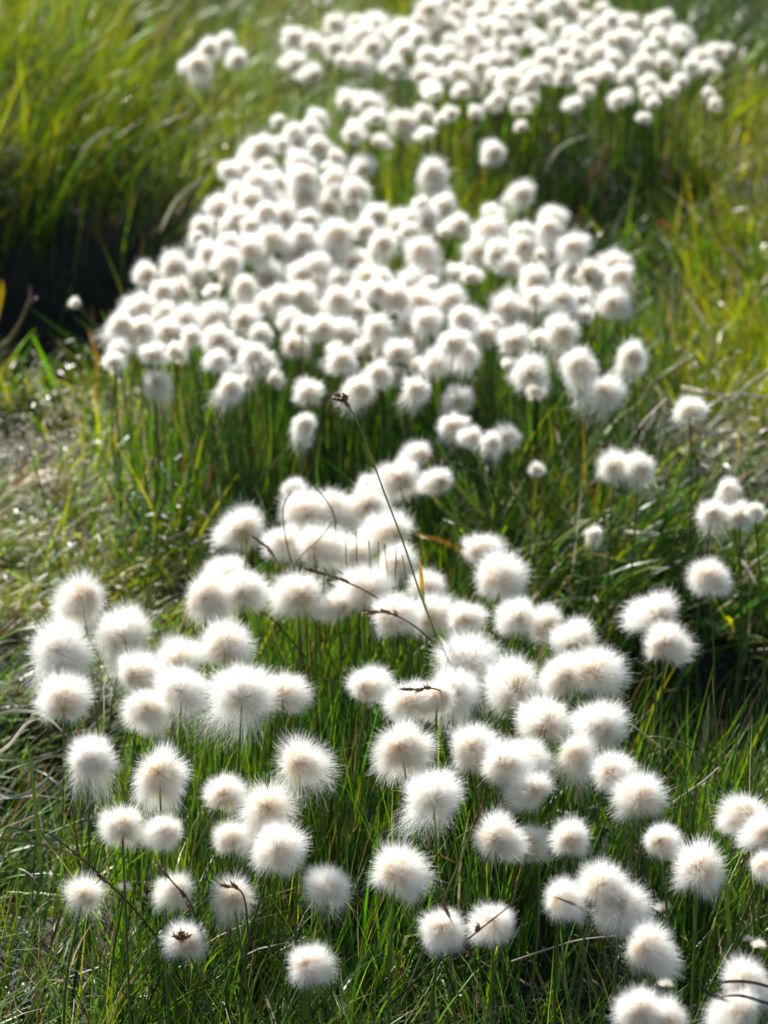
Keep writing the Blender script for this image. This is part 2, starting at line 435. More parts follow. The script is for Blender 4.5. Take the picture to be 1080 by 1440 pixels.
MIDC = '''204,385,17 245,374,21 273,382,18 294,357,20 319,369,22 250,408,23 228,407,18 300,413,13 199,431,23 171,458,20 184,446,20
177,470,22 160,510,15 168,492,18 235,440,16 258,450,23 237,465,22 270,474,18 299,443,23 306,475,22 304,507,17 325,545,18 245,495,16
200,462,18 280,398,16 326,388,16 351,352,23 381,388,24 345,405,18 375,429,22 420,414,23 438,403,18 434,438,20 461,437,20 346,450,22
367,470,18 409,451,20 418,485,20 428,460,18 452,462,20 476,420,20 476,394,20 483,466,20 422,385,20 445,393,20 418,355,22 433,348,22
354,500,20 366,512,22 330,528,20 328,492,20 346,540,15 383,535,15 481,508,22 478,490,18 452,518,12 337,419,14 396,418,20
503,371,23 517,392,22 538,394,18 504,412,16 508,438,17 528,410,18 556,420,24 590,427,24 582,396,22 601,386,18 593,355,24 606,403,14
632,423,24 575,458,20 601,451,20 530,460,22 560,494,22 586,481,18 614,510,22 651,449,20 638,481,22 656,499,18 532,527,20 506,546,22
560,531,16 586,546,18 586,518,16 608,531,10 515,488,16 538,497,15 495,475,14 690,325,24 690,303,16 673,353,23 645,386,16 662,392,16
700,356,20 717,375,18 735,325,18 735,348,20 776,306,20 770,322,18 773,355,20 759,361,12 807,344,21 864,369,22 828,383,18 870,386,18
842,392,20 803,380,14 798,392,18 753,394,24 787,422,24 814,422,20 756,419,18 714,432,26 742,439,18 788,464,25 823,447,16 864,428,24
723,478,24 756,478,14 659,455,26 681,472,20 692,456,16 662,503,16 745,525,27 714,517,14 753,550,14 812,514,24 367,207,20 351,222,20
324,240,17 375,235,14 340,238,16 418,202,16 395,204,14 413,189,18 433,182,16 448,207,19 469,222,13 461,236,9 424,229,23 424,251,23
427,278,24 362,260,22 387,258,20 333,276,20 353,280,18 384,284,18 309,293,23 335,307,22 284,322,18 278,333,10 302,318,16 320,318,12
398,304,20 373,300,18 353,318,16 382,338,24 320,342,18 422,331,20 460,291,22 433,307,18 471,253,20 473,273,16 471,331,24 462,355,20
447,373,20 500,269,20 492,286,18 509,235,18 532,203,14 496,190,16 618,272,16 622,291,20 593,288,14 598,310,20 644,317,19 627,329,16
562,312,20 574,327,16 528,303,20 514,325,18 538,341,20 562,334,12 577,310,16'''
TOPC = '''410,52,17 411,86,18 435,104,18 443,62,19 471,36,17 472,67,17 501,33,14 507,51,20 529,33,18 478,87,12 508,89,19 522,67,17
550,91,18 562,102,14 564,42,18 582,51,18 569,73,16 544,51,17 602,13,18 491,142,18 520,147,22 527,169,16 496,184,16 569,175,22
596,160,14 600,193,14 393,171,11 442,169,16 451,0,12 597,107,19 620,111,16 603,127,16 646,102,17 664,122,18 627,38,17 662,53,17
656,4,15 720,7,15 675,22,16 640,20,15 735,42,16 609,9,14 589,55,15 600,80,16 631,62,14 631,80,16 615,89,14 682,71,17 713,87,16
702,44,15 698,64,15 715,113,18 742,100,16 713,131,16 729,153,14 751,111,14 742,124,15 667,160,12 633,160,12 620,169,10 778,11,15
782,40,15 789,73,15 751,55,15 767,84,15 789,111,16 733,180,10 760,22,15 810,150,14 792,110,14 827,113,16 845,75,16 817,58,15
820,87,12 817,5,14 803,20,14 842,15,14 842,42,16 860,30,14 850,103,15 823,130,12 875,55,14 772,82,14 870,142,14 857,33,15 884,33,14
879,57,17 897,57,12 936,28,15 918,35,13 958,50,18 949,63,14 925,54,14 936,87,16 905,89,15 914,70,13 886,87,14 884,109,14 851,106,14
912,117,15 908,133,12 918,146,10 905,167,10 877,137,14 947,128,10 958,115,12 970,94,14 988,81,16 1007,72,16 995,100,14 1003,146,10
995,131,9 931,130,12 1023,70,8 690,5,15 705,25,15 745,8,15 612,50,15 640,45,14 655,85,15 675,95,15 695,110,14 720,65,14 760,62,14
805,50,14 825,30,13 765,105,13 730,22,14 650,68,14 690,88,14 795,92,14 810,75,14 860,60,14 862,85,14 700,140,13 690,150,12 745,140,12
612,135,13 650,130,13 590,30,14 575,65,14 625,5,14 790,5,14 690,38,14 668,38,14'''
def parse(s): return [tuple(float(a) for a in w.split(',')) for w in s.split()]
mid, top = parse(MIDC), parse(TOPC)
allm = sorted([(r, u, v, 'm') for u, v, r in mid] + [(r + .01, u, v, 't') for u, v, r in top], reverse=True)
budget = 296 - len(FG) - len(SOLO)
used = set()
rest = []
for i, (r, u, v, c) in enumerate(allm):
    if i >= budget:
        rest.append((u, v, r)); continue
    pu, pv = round(u / 10.8), round(v / 14.4)
    size = ('large' if r >= 21.5 else 'small' if r < 17.5 else 'middling') if c == 'm' else ('larger' if r > 17.5 else 'small')
    where = 'middle clump' if c == 'm' else 'farthest clump'
    lb = f'{size} blurred cotton tuft in the {where}, {pu}% across and {pv}% down the photo'
    if lb in used:
        lb = f'{size} blurred cotton tuft in the {where}, {u / 10.8:.1f}% across and {v / 14.4:.1f}% down'
    used.add(lb)
    cotton(u, v, r * 1.05, lb, 'cotton tufts packed in the middle clump' if c == 'm' else 'cotton tufts of the farthest clump',
           .205, 'mid' if c == 'm' else 'far')

# the smallest tufts beyond the first 300, one mesh
def merge_rest():
    g = np.random.default_rng(77)
    from mathutils import Matrix, Vector
    VV, FF, TT = [], [], []; off = 0
    src = []
    for me in FAR:
        n = len(me.vertices); co = np.empty(n * 3, np.float32); me.vertices.foreach_get('co', co)
        fi = np.empty(len(me.loops), np.int32); me.loops.foreach_get('vertex_index', fi)
        cc = np.empty(n * 4, np.float32); me.attributes['tint'].data.foreach_get('color', cc)
        src.append((co.reshape(-1, 3), fi.reshape(-1, 4), cc.reshape(-1, 4)[:, :3]))
    for u, v, r in rest:
        p, t = at(u, v, .2 + g.normal(0, .01)); rad = r * 1.02 * t / FPX
        co, fi, cc = src[int(g.integers(len(src)))]
        M = np.array(euler_to(norm(np.array([.1 + g.normal(0, .25), .22 + g.normal(0, .25), 1.])), g.uniform(0, 6.28)).to_matrix())
        V = co @ M.T * rad + p
        VV.append(V); FF.append(fi + off); TT.append(cc); off += len(V)
        P = np.array([[p[0], p[1] - .01, float(ground_z(p[0], p[1])) - .005], [p[0] + .002, p[1] - .004, .1], [p[0], p[1], p[2]]])
        sv, sf = tube(P, [.001, .001, .0008], 4)
        VV.append(sv); FF.append(sf + off); TT.append(np.tile(STALKC, (len(sv), 1))); off += len(sv)
    me = mesh_from('distant_tufts', np.concatenate(VV), np.concatenate(FF), M_FLUFF, np.concatenate(TT))
    o = put('distant_cotton_tufts', me)
    o['label'] = 'mass of small blurred cotton tufts filling the far clumps'; o['category'] = 'cotton grass'; o['kind'] = 'stuff'
merge_rest()

# ------------------------------------------------------------------ grass
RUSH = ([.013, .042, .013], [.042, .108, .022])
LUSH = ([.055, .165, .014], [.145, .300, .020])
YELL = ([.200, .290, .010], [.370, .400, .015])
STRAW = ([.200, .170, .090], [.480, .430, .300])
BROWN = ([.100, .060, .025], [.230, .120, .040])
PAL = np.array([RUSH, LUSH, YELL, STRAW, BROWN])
# anchors: u, v, su, sv, density, height, lean, lean direction (deg, 0 = right, 90 = away), curve, width mm, weights rush lush yellow straw brown
AN = [
 (60,10,140,60, 1.0,.15,.3,20,.5,1.3, 0,4,5,.6,.2), (330,20,140,50, .9,.15,.5,20,.7,1.3, 2,3,2,3,.3),
 (80,130,130,70, 1.1,.15,.3,20,.5,1.4, 0,4,6,.4,.3), (280,180,90,60, 1.0,.13,.45,10,.7,1.4, 1,4,4,1.,.4),
 (60,250,100,50, 1.1,.18,.3,10,.4,1.5, 2,5,3,.3,.4), (220,290,90,40, .9,.14,.5,10,.6,1.5, 3,4,1,1,.6),
 (60,400,110,40, .40,.10,.5,0,.5,1.5, 6,1,.1,.1,.6), (230,370,60,35, .5,.11,.5,0,.6,1.5, 4,1,.3,.5,1),
 (110,500,60,25, 1.0,.08,.8,200,1.0,2.6, 1,5,4,.4,.5), (0,555,45,20, .08,.05,.8,0,.8,1.5, 0,1,1,3,1),
 (50,630,90,30, 1.3,.06,.8,20,.7,1.5, 1,3,3,3,1.5), (190,570,50,40, 1.2,.11,.3,0,.4,1.5, 2,5,2,.5,.8),
 (100,710,120,30, 1.3,.06,.7,0,.8,1.5, 2,3,3,3,1), (60,770,100,30, .9,.06,.6,0,.6,1.6, 1,4,5,1.2,.6),
 (30,850,70,28, .6,.06,1.1,20,.6,1.5, 1,2,2,3,1), (200,810,90,40, .8,.06,.6,30,.6,1.6, 1,4,5,1.4,.5),
 (30,970,70,60, .6,.14,1.0,20,.9,1.6, 3,3,.5,1.6,.2), (60,1110,60,60, .25,.13,1.1,10,.8,1.6, 3,2,.2,1.5,.3),
 (40,1250,80,70, .55,.12,.3,30,.5,1.1, 3,2,.2,1,.6), (40,1380,90,60, .9,.10,.6,60,.8,1.1, 2,4,1,1.5,.8),
 (300,1420,200,45, 1.1,.12,.6,70,.9,1.1, 2,6,1.5,1,.4), (700,1420,200,45, 1.0,.12,.6,110,.9,1.1, 2,6,1.5,1,.4),
 (1000,1400,120,60, .8,.13,.5,60,.7,1.1, 3,5,.6,.9,.4),
 (250,1250,150,80, .95,.15,.12,60,.2,1.1, 6,5,.4,.3,.2), (550,1240,160,80, .8,.15,.14,60,.2,1.1, 6,5,.4,.3,.3),
 (850,1230,150,80, .9,.15,.16,60,.25,1.1, 6,5,.4,.4,.2),
 (300,1090,130,60, .8,.15,.12,60,.2,1.1, 7,4,.2,.2,.1), (480,1000,90,70, .55,.14,.12,60,.2,1.1, 7,4,.2,.1,.1),
 (680,1050,120,70, .7,.14,.14,60,.2,1.1, 6,4,.3,.2,.1), (440,900,90,40, 1.1,.12,.15,60,.2,1.2, 5,5,.6,.2,.1),
 (200,930,120,40, .9,.12,.5,30,.4,1.3, 3,5,1.5,.6,.2), (600,900,90,40, .8,.12,.25,60,.2,1.2, 4,5,1,.3,.2),
 (300,650,110,60, 1.2,.18,.12,90,.15,1.3, 6,5,.8,.3,.2), (480,620,100,50, 1.0,.17,.10,90,.12,1.3, 8,3,.1,.1,.1),
 (620,620,90,50, .9,.16,.15,90,.2,1.3, 7,3,.3,.2,.2), (480,720,100,35, .35,.12,.2,90,.2,1.3, 8,2,.1,.1,.1),
 (650,730,50,40, 1.2,.15,1.0,170,.8,2.6, 3,5,.8,.3,.5), (790,740,100,50, 1.3,.13,.45,30,.7,2.7, 2,6,2,.6,.2),
 (720,640,60,40, .7,.14,.3,90,.4,1.8, 4,5,1,.5,.3), (950,770,90,45, 1.1,.10,.6,20,.8,2.2, 2,6,2,1.4,.4),
 (900,640,70,35, 1.0,.10,.6,90,.9,2.2, 2,6,1.5,1.4,.4), (940,560,60,30, .7,.09,1.0,20,.9,1.8, 2,4,1,4,.5),
 (1075,605,40,35, .15,.06,1.0,0,.8,1.6, 1,1,.5,3,1), (850,850,70,45, 1.2,.08,.6,60,.7,1.7, 2,6,2.4,1,.5),
 (1010,870,80,40, .8,.09,.5,60,.8,1.5, 3,5,1,1.6,.3), (960,1010,70,55, .16,.09,.4,60,.5,1.3, 5,4,.3,.3,.5),
 (1050,1010,50,60, .2,.10,.4,60,.5,1.3, 5,4,.3,.3,.3), (1040,1110,60,30, .9,.13,.7,50,.4,1.5, 3,6,1,.8,.2),
 (930,1130,70,40, .9,.13,.6,70,.5,1.5, 4,6,.8,.6,.2), (820,1110,60,50, .8,.14,.3,60,.3,1.2, 5,5,.5,.3,.2),
 (780,560,70,40, 1.0,.13,.3,60,.4,1.7, 3,6,1.5,.4,.3), (900,470,60,40, 1.0,.12,.3,60,.4,1.8, 3,6,2,.5,.3),
 (1020,460,80,55, 1.5,.10,.4,80,.4,2.4, 0,2,9,.4,.2), (1060,380,40,22, .15,.06,.6,0,.6,1.8, 0,1,2,3,1),
 (1010,300,70,50, 1.1,.10,.7,150,.6,2.2, 0,4,6,.8,1.5), (1050,190,70,60, 1.3,.08,.6,100,.6,2.2, 0,1,9,1.,.8),
 (850,320,80,40, .45,.10,.5,60,.5,1.8, 6,3,.5,.5,1), (860,220,90,35, .7,.16,.3,60,.3,1.7, 6,4,.7,.6,.6),
 (930,400,60,40, .6,.09,.6,150,.6,1.8, 3,5,1.5,.6,.6),
 (700,230,80,50, 1.0,.14,.25,60,.3,1.7, 3,6,3,.4,.4), (570,230,80,50, 1.1,.11,.5,30,.5,1.7, 1,5,5,.6,.4),
 (420,140,60,40, 1.0,.12,.7,20,.7,1.6, 2,5,3,1.5,.3), (620,360,70,30, 1.0,.13,.3,60,.3,1.7, 3,6,3,.3,.3),
 (560,10,60,30, 1.0,.11,.4,60,.5,1.7, 0,4,6,.4,.2), (1000,20,90,45, .9,.14,.5,60,.6,1.8, 8,4,.5,.6,1.0),
 (400,400,150,90, 1.0,.16,.12,90,.15,1.3, 7,4,.5,.3,.1), (720,60,150,60, .6,.15,.15,90,.2,1.4, 6,4,1,.4,.2),
 (300,800,60,40, .9,.08,.5,40,.5,1.6, 2,5,3,.8,.3),
]
AN = np.array(AN, float)

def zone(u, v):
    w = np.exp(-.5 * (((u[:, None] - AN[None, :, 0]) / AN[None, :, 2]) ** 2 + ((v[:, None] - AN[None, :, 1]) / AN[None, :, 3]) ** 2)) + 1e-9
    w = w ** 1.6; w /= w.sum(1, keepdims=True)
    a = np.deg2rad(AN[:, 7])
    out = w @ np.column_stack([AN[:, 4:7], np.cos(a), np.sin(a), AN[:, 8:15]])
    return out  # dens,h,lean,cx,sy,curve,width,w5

def make_blades(N, seed, x0, x1, y0, y1, hscale=1.0, wscale=1.0, straw_only=False, outer=False):
    g = np.random.default_rng(seed)
    x = g.uniform(x0, x1, N); y = y0 + (y1 - y0) * g.random(N)
    # tussocks: pull most blades towards clump centres
    nt = int((x1 - x0) * (y1 - y0) * 240)
    tx = g.uniform(x0, x1, nt); ty = g.uniform(y0, y1, nt)
    k = g.random(N) < .55
    ti = g.integers(0, nt, N)
    tr = np.abs(g.normal(0, .018, N)); ta = g.uniform(0, 2 * math.pi, N)
    x = np.where(k, tx[ti] + tr * np.cos(ta), x); y = np.where(k, ty[ti] + tr * np.sin(ta), y)
    zb = ground_z(x, y)
    u, v, zc = project(x, y, zb + .07)
    ok = (u > -330) & (u < 1410) & (v > -260) & (v < 1640)
    if outer: ok = (u < -200) | (u > 1280) | (v < -200)
    Z = zone(np.clip(u, -20, 1100), np.clip(v, 0, 1440))
    big = .75 + .5 * np.sin(x * 13 + 2 * np.sin(y * 9)) * np.sin(y * 11 + 1.7)
    ok &= g.random(N) < np.clip(Z[:, 0] * (.6 + .5 * big), 0, 1.25) / 1.25
    x, y, zb, Z, k, ta, v = [a[ok] for a in (x, y, zb, Z, k, ta, v)]
    n = len(x); t_ = ti[ok]
    tus = np.random.default_rng(seed + 5).normal(0, 1, (nt, 4))[t_]
    tus[~k] = g.normal(0, .6, ((~k).sum(), 4))
    h = Z[:, 1] * hscale * np.clip(g.normal(.9, .25, n) + .07 * tus[:, 0], .3, 1.6)
    lean = Z[:, 2] * np.clip(np.abs(g.normal(.8, .45, n)), 0, 2.2) + .05
    dirx = Z[:, 3] + g.normal(0, .75, n) + np.where(k, .5 * np.cos(ta), 0); diry = Z[:, 4] + g.normal(0, .75, n) + np.where(k, .5 * np.sin(ta), 0)
    dn = np.hypot(dirx, diry) + 1e-6; dirx /= dn; diry /= dn
    curve = Z[:, 5] * g.uniform(.2, 1.9, n)
    kink = g.random(n) < .07
    K = 7
    t = np.linspace(0, 1, K)
    th = lean[:, None] + curve[:, None] * (t[None] ** 1.5)
    th = th + (kink[:, None] & (t[None] > .55)) * g.uniform(.5, 1.5, n)[:, None]
    th = np.minimum(th, 2.5)
    seg = (h / (K - 1))[:, None]
    dxz = np.sin(th) * seg; dz = np.cos(th) * seg
    R_ = np.concatenate([np.zeros((n, 1)), np.cumsum(dxz[:, 1:], 1)], 1)
    H_ = np.concatenate([np.zeros((n, 1)), np.cumsum(dz[:, 1:], 1)], 1)
    wob = g.normal(0, .035, (n, 1)) * h[:, None] * np.sin(t[None] * math.pi * g.uniform(.6, 1.6, (n, 1)))
    P = np.stack([x[:, None] + R_ * dirx[:, None] - wob * diry[:, None], y[:, None] + R_ * diry[:, None] + wob * dirx[:, None], zb[:, None] - .004 + H_], -1)
    P[..., 2] = np.maximum(P[..., 2], ground_z(P[..., 0], P[..., 1]) - .003 + .004 * (t[None] > .2))
    a = g.normal(0, .7, n)
    sx = -diry * np.cos(a) + dirx * np.sin(a); sy = dirx * np.cos(a) + diry * np.sin(a)
    side = np.stack([sx, sy, np.zeros(n)], -1)[:, None].repeat(K, 1)
    tang = norm(np.gradient(P, axis=1)); side = norm(side - tang * (side * tang).sum(-1, keepdims=True))
    W = (Z[:, 6] * .0005 * wscale * np.exp(g.normal(-.08, .4, n)).clip(.35, 2.4))[:, None] * (1 - t[None] ** 2.2 * .9)
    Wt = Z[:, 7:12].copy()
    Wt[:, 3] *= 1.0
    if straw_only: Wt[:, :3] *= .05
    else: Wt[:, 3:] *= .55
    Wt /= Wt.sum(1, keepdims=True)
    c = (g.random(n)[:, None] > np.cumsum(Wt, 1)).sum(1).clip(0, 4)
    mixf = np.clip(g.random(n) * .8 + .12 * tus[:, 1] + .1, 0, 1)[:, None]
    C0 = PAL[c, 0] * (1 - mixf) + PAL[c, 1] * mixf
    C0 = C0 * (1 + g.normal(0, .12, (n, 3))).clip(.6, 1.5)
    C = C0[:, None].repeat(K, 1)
    # dried yellow-brown tips on some blades
    tip = (g.random(n) < .22) & (c < 3)
    tf = (tip[:, None] * smooth01(t[None], .65, 1.0))[..., None]
    C = C * (1 - tf) + np.array([.30, .19, .06]) * tf
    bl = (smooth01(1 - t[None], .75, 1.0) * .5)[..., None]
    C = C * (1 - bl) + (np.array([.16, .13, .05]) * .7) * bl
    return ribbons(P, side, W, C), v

def stuff(name, me, label, cat):
    o = put(name, me); o['kind'] = 'stuff'; o['label'] = label; o['category'] = cat
    return o

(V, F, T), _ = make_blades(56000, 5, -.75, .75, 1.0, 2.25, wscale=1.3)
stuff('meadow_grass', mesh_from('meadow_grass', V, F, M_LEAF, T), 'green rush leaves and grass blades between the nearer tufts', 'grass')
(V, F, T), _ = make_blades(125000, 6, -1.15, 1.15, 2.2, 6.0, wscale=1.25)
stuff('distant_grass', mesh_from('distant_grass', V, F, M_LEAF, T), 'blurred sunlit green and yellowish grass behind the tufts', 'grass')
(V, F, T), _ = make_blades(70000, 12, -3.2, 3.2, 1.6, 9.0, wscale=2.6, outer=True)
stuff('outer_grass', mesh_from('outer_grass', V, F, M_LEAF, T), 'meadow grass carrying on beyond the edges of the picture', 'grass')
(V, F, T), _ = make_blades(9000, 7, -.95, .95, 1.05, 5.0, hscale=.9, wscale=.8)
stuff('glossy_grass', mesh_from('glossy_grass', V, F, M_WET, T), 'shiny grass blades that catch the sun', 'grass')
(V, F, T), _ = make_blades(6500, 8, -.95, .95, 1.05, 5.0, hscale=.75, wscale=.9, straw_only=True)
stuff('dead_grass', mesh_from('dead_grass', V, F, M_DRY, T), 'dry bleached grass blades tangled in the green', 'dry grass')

# litter: short bits of dead stalk lying about the ground and in the grass; pale ones double as sun glints
def litter(N, seed):
    g = np.random.default_rng(seed)
    x = g.uniform(-.9, .9, N); y = g.uniform(1.2, 4.6, N)
    zb = ground_z(x, y)
    u, v, _ = project(x, y, zb + .03)
    spots = [(60,600,110,45,1.), (110,720,120,40,1.), (60,840,90,40,1.), (180,790,120,40,.8), (1040,600,80,70,1.), (960,860,110,60,.8), (940,740,90,40,.8),
             (1060,370,50,30,1.), (60,1330,90,110,.3), (60,1120,80,80,.6), (300,620,120,70,.35), (600,1400,500,50,.35), (300,30,120,60,.25), (760,800,80,50,.5)]
    d = sum(w * np.exp(-.5 * (((u - a) / b) ** 2 + ((v - c) / e) ** 2)) for a, c, b, e, w in spots)
    ok = g.random(N) < d + .03
    x, y, zb = x[ok], y[ok], zb[ok]; n = len(x)
    L = g.uniform(.003, .016, n); L[g.random(n) < .12] *= 3
    az = g.uniform(0, 2 * math.pi, n); el = g.normal(0, .35, n)
    d = np.stack([np.cos(az) * np.cos(el), np.sin(az) * np.cos(el), np.abs(np.sin(el))], -1)
    t = np.linspace(-.5, .5, 4)[None, :, None]
    c = np.stack([x, y, zb + np.abs(g.normal(0, .02, n)) * g.choice([.4, 2.2], n) + .003], -1)
    P = c[:, None] + d[:, None] * t * L[:, None, None]; P[..., 2] += (.25 - t[..., 0] ** 2) * L[:, None] * g.uniform(-.2, .8, n)[:, None]
    side = norm(np.cross(d, g.normal(size=(n, 3)) * .5 + np.array([0, 0, 1.])))[:, None].repeat(4, 1)
    W = (g.uniform(.0005, .0014, n))[:, None] * np.array([.6, 1, 1, .5])[None]
    m = g.random(n)[:, None]
    C0 = np.array([.30, .22, .14]) * (1 - m) + np.array([.72, .68, .60]) * m
    br = g.random(n) < .25; C0[br] = np.array([.12, .07, .04])
    return ribbons(P, side, W, C0[:, None].repeat(4, 1))
V, F, T = litter(42000, 9)
stuff('litter_and_glints', mesh_from('litter_and_glints', V, F, M_DRY, T), 'pale bits of dead stalk scattered over the ground, some painted as sun glints', 'plant litter')

# tiny white specks: stand in for sun glints on blades, built as white geometry
def glint_specks(N, seed):
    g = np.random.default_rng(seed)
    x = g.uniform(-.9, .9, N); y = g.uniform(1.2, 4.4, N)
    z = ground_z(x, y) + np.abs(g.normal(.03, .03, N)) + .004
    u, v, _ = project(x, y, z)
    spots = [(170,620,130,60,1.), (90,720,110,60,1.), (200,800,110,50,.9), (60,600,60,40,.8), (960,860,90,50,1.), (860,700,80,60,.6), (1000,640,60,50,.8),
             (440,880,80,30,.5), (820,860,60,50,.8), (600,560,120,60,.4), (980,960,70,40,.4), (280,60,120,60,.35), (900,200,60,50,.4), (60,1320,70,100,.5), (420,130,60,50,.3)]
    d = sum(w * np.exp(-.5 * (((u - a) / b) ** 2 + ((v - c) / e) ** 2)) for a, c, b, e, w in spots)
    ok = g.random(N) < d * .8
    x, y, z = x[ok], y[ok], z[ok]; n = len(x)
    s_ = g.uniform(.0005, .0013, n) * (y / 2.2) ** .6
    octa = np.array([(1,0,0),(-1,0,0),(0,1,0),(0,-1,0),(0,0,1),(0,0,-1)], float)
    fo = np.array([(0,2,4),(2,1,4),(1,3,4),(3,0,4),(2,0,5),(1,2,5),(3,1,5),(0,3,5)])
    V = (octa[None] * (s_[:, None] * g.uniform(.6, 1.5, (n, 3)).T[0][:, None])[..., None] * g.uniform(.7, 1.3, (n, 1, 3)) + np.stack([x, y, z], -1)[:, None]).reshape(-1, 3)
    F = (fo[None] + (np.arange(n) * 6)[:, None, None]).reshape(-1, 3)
    me = mesh_from('glint_specks', V, F, M_FLUFF, np.tile(WHITE, (len(V), 1)))
    stuff('painted_glints', me, 'tiny white specks standing in for sun glints on the grass', 'glint_specks')
glint_specks(15000, 31)

# pebbles on the bare patches
BARE = [(0, 548, .13, .09), (1085, 600, .08, .08), (1070, 372, .07, .08), (10, 850, .05, .04), (85, 690, .06, .03)]
BP = [(at(u, v, 0)[0], a, b) for u, v, a, b in BARE]
def bare(x, y):
    return np.clip(sum(np.exp(-((x - p[0]) / a) ** 2 - ((y - p[1]) / b) ** 2) for p, a, b in BP), 0, 1)
import bmesh
def pebbles():
    g = np.random.default_rng(21)
    bm = bmesh.new(); bmesh.ops.create_icosphere(bm, subdivisions=2, radius=1)
    co = np.array([v.co[:] for v in bm.verts]); fa = np.array([[v.index for v in f.verts] for f in bm.faces]); bm.free()
    VV, FF = [], []; off = 0
    for p, a, b in BP:
        for _ in range(260):
            x, y = p[0] + g.normal(0, a * .6), p[1] + g.normal(0, b * .6)
            s = g.uniform(.0015, .006) * (2 if g.random() < .08 else 1)
            V = co * (1 + .12 * np.sin(co @ g.normal(0, 2.5, 3) + g.uniform(0, 6)))[:, None] * s * g.uniform(.6, 1.2, 3)
            V = V + np.array([x, y, float(ground_z(x, y)) + s * .25])
            VV.append(V); FF.append(fa + off); off += len(V)
    me = mesh_from('pebbles', np.concatenate(VV), np.concatenate(FF), M_STONE)
    stuff('gravel_stones', me, 'small pale pinkish stones on the bare patches', 'gravel')
pebbles()

# ------------------------------------------------------------------ ground sheet
def ground():
    xs = np.concatenate([-np.geomspace(300, 1.3, 24), np.linspace(-1.2, 1.2, 121), np.geomspace(1.3, 300, 24)])
    ys = np.concatenate([-np.geomspace(300, .5, 20), np.linspace(0, 6, 301), np.geomspace(6.3, 600, 30)])
    X, Y = np.meshgrid(xs, ys)
    Zg = ground_z(X, Y)
    V = np.stack([X, Y, Zg], -1).reshape(-1, 3)
    ny, nx = X.shape
    i = (np.arange(ny - 1) * nx)[:, None] + np.arange(nx - 1)[None]
    F = np.stack([i, i + 1, i + nx + 1, i + nx], -1).reshape(-1, 4)
    me = mesh_from('ground', V, F, ground_material())
    a = me.attributes.new('gravel', 'FLOAT', 'POINT')
    a.data.foreach_set('value', bare(X, Y).ravel().astype(np.float32))
    o = put('ground', me); o['kind'] = 'structure'
ground()

#@@STALKS
def bez(pts, n=22):
    """smooth curve through the given points (Catmull-Rom)"""
    P = np.array(pts, float); P = np.vstack([2 * P[0] - P[1], P, 2 * P[-1] - P[-2]])
    out = []
    m = len(P) - 3
    for i in range(m):
        for s in np.linspace(0, 1, max(4, n // m), endpoint=(i == m - 1)):
            a, b, c, d = P[i:i + 4]
            out.append(.5 * ((2 * b) + (-a + c) * s + (2 * a - 5 * b + 4 * c - d) * s * s + (-a + 3 * b - 3 * c + d) * s ** 3))
    return np.array(out)

def spike_mesh(n_, L, W, seed):
    """overlapping pointed scales round a short axis"""
    g = np.random.default_rng(seed)
    V, F = tube([(0, 0, 0), (0, 0, L * .25), (0, 0, L * .6), (0, 0, L)], [W * .5, W, W * .8, W * .1], 7)
    VV, FF = [V], [F]; off = len(V)
    for i in range(n_):
        z = L * (.05 + .8 * i / n_); a = i * 2.4
        o = np.array([math.cos(a), math.sin(a), 0.]); tn = np.array([-math.sin(a), math.cos(a), 0.])
        q = np.array([o * W * .6 + [0, 0, z] - tn * W * .4, o * W * .6 + [0, 0, z] + tn * W * .4,
                      o * W * 1.5 + [0, 0, z + L * .16] + tn * W * .15, o * W * 1.7 + [0, 0, z + L * .22] - tn * W * .05])
        VV.append(q); FF.append(np.array([[0, 1, 2, 3]]) + off); off += 4
    return mesh_from('spikelet', np.concatenate(VV), np.concatenate(FF), M_SPIKE, smooth=False)
SPK = [spike_mesh(16, .011, .0014, 1), spike_mesh(12, .007, .0016, 2), spike_mesh(20, .016, .0012, 3)]

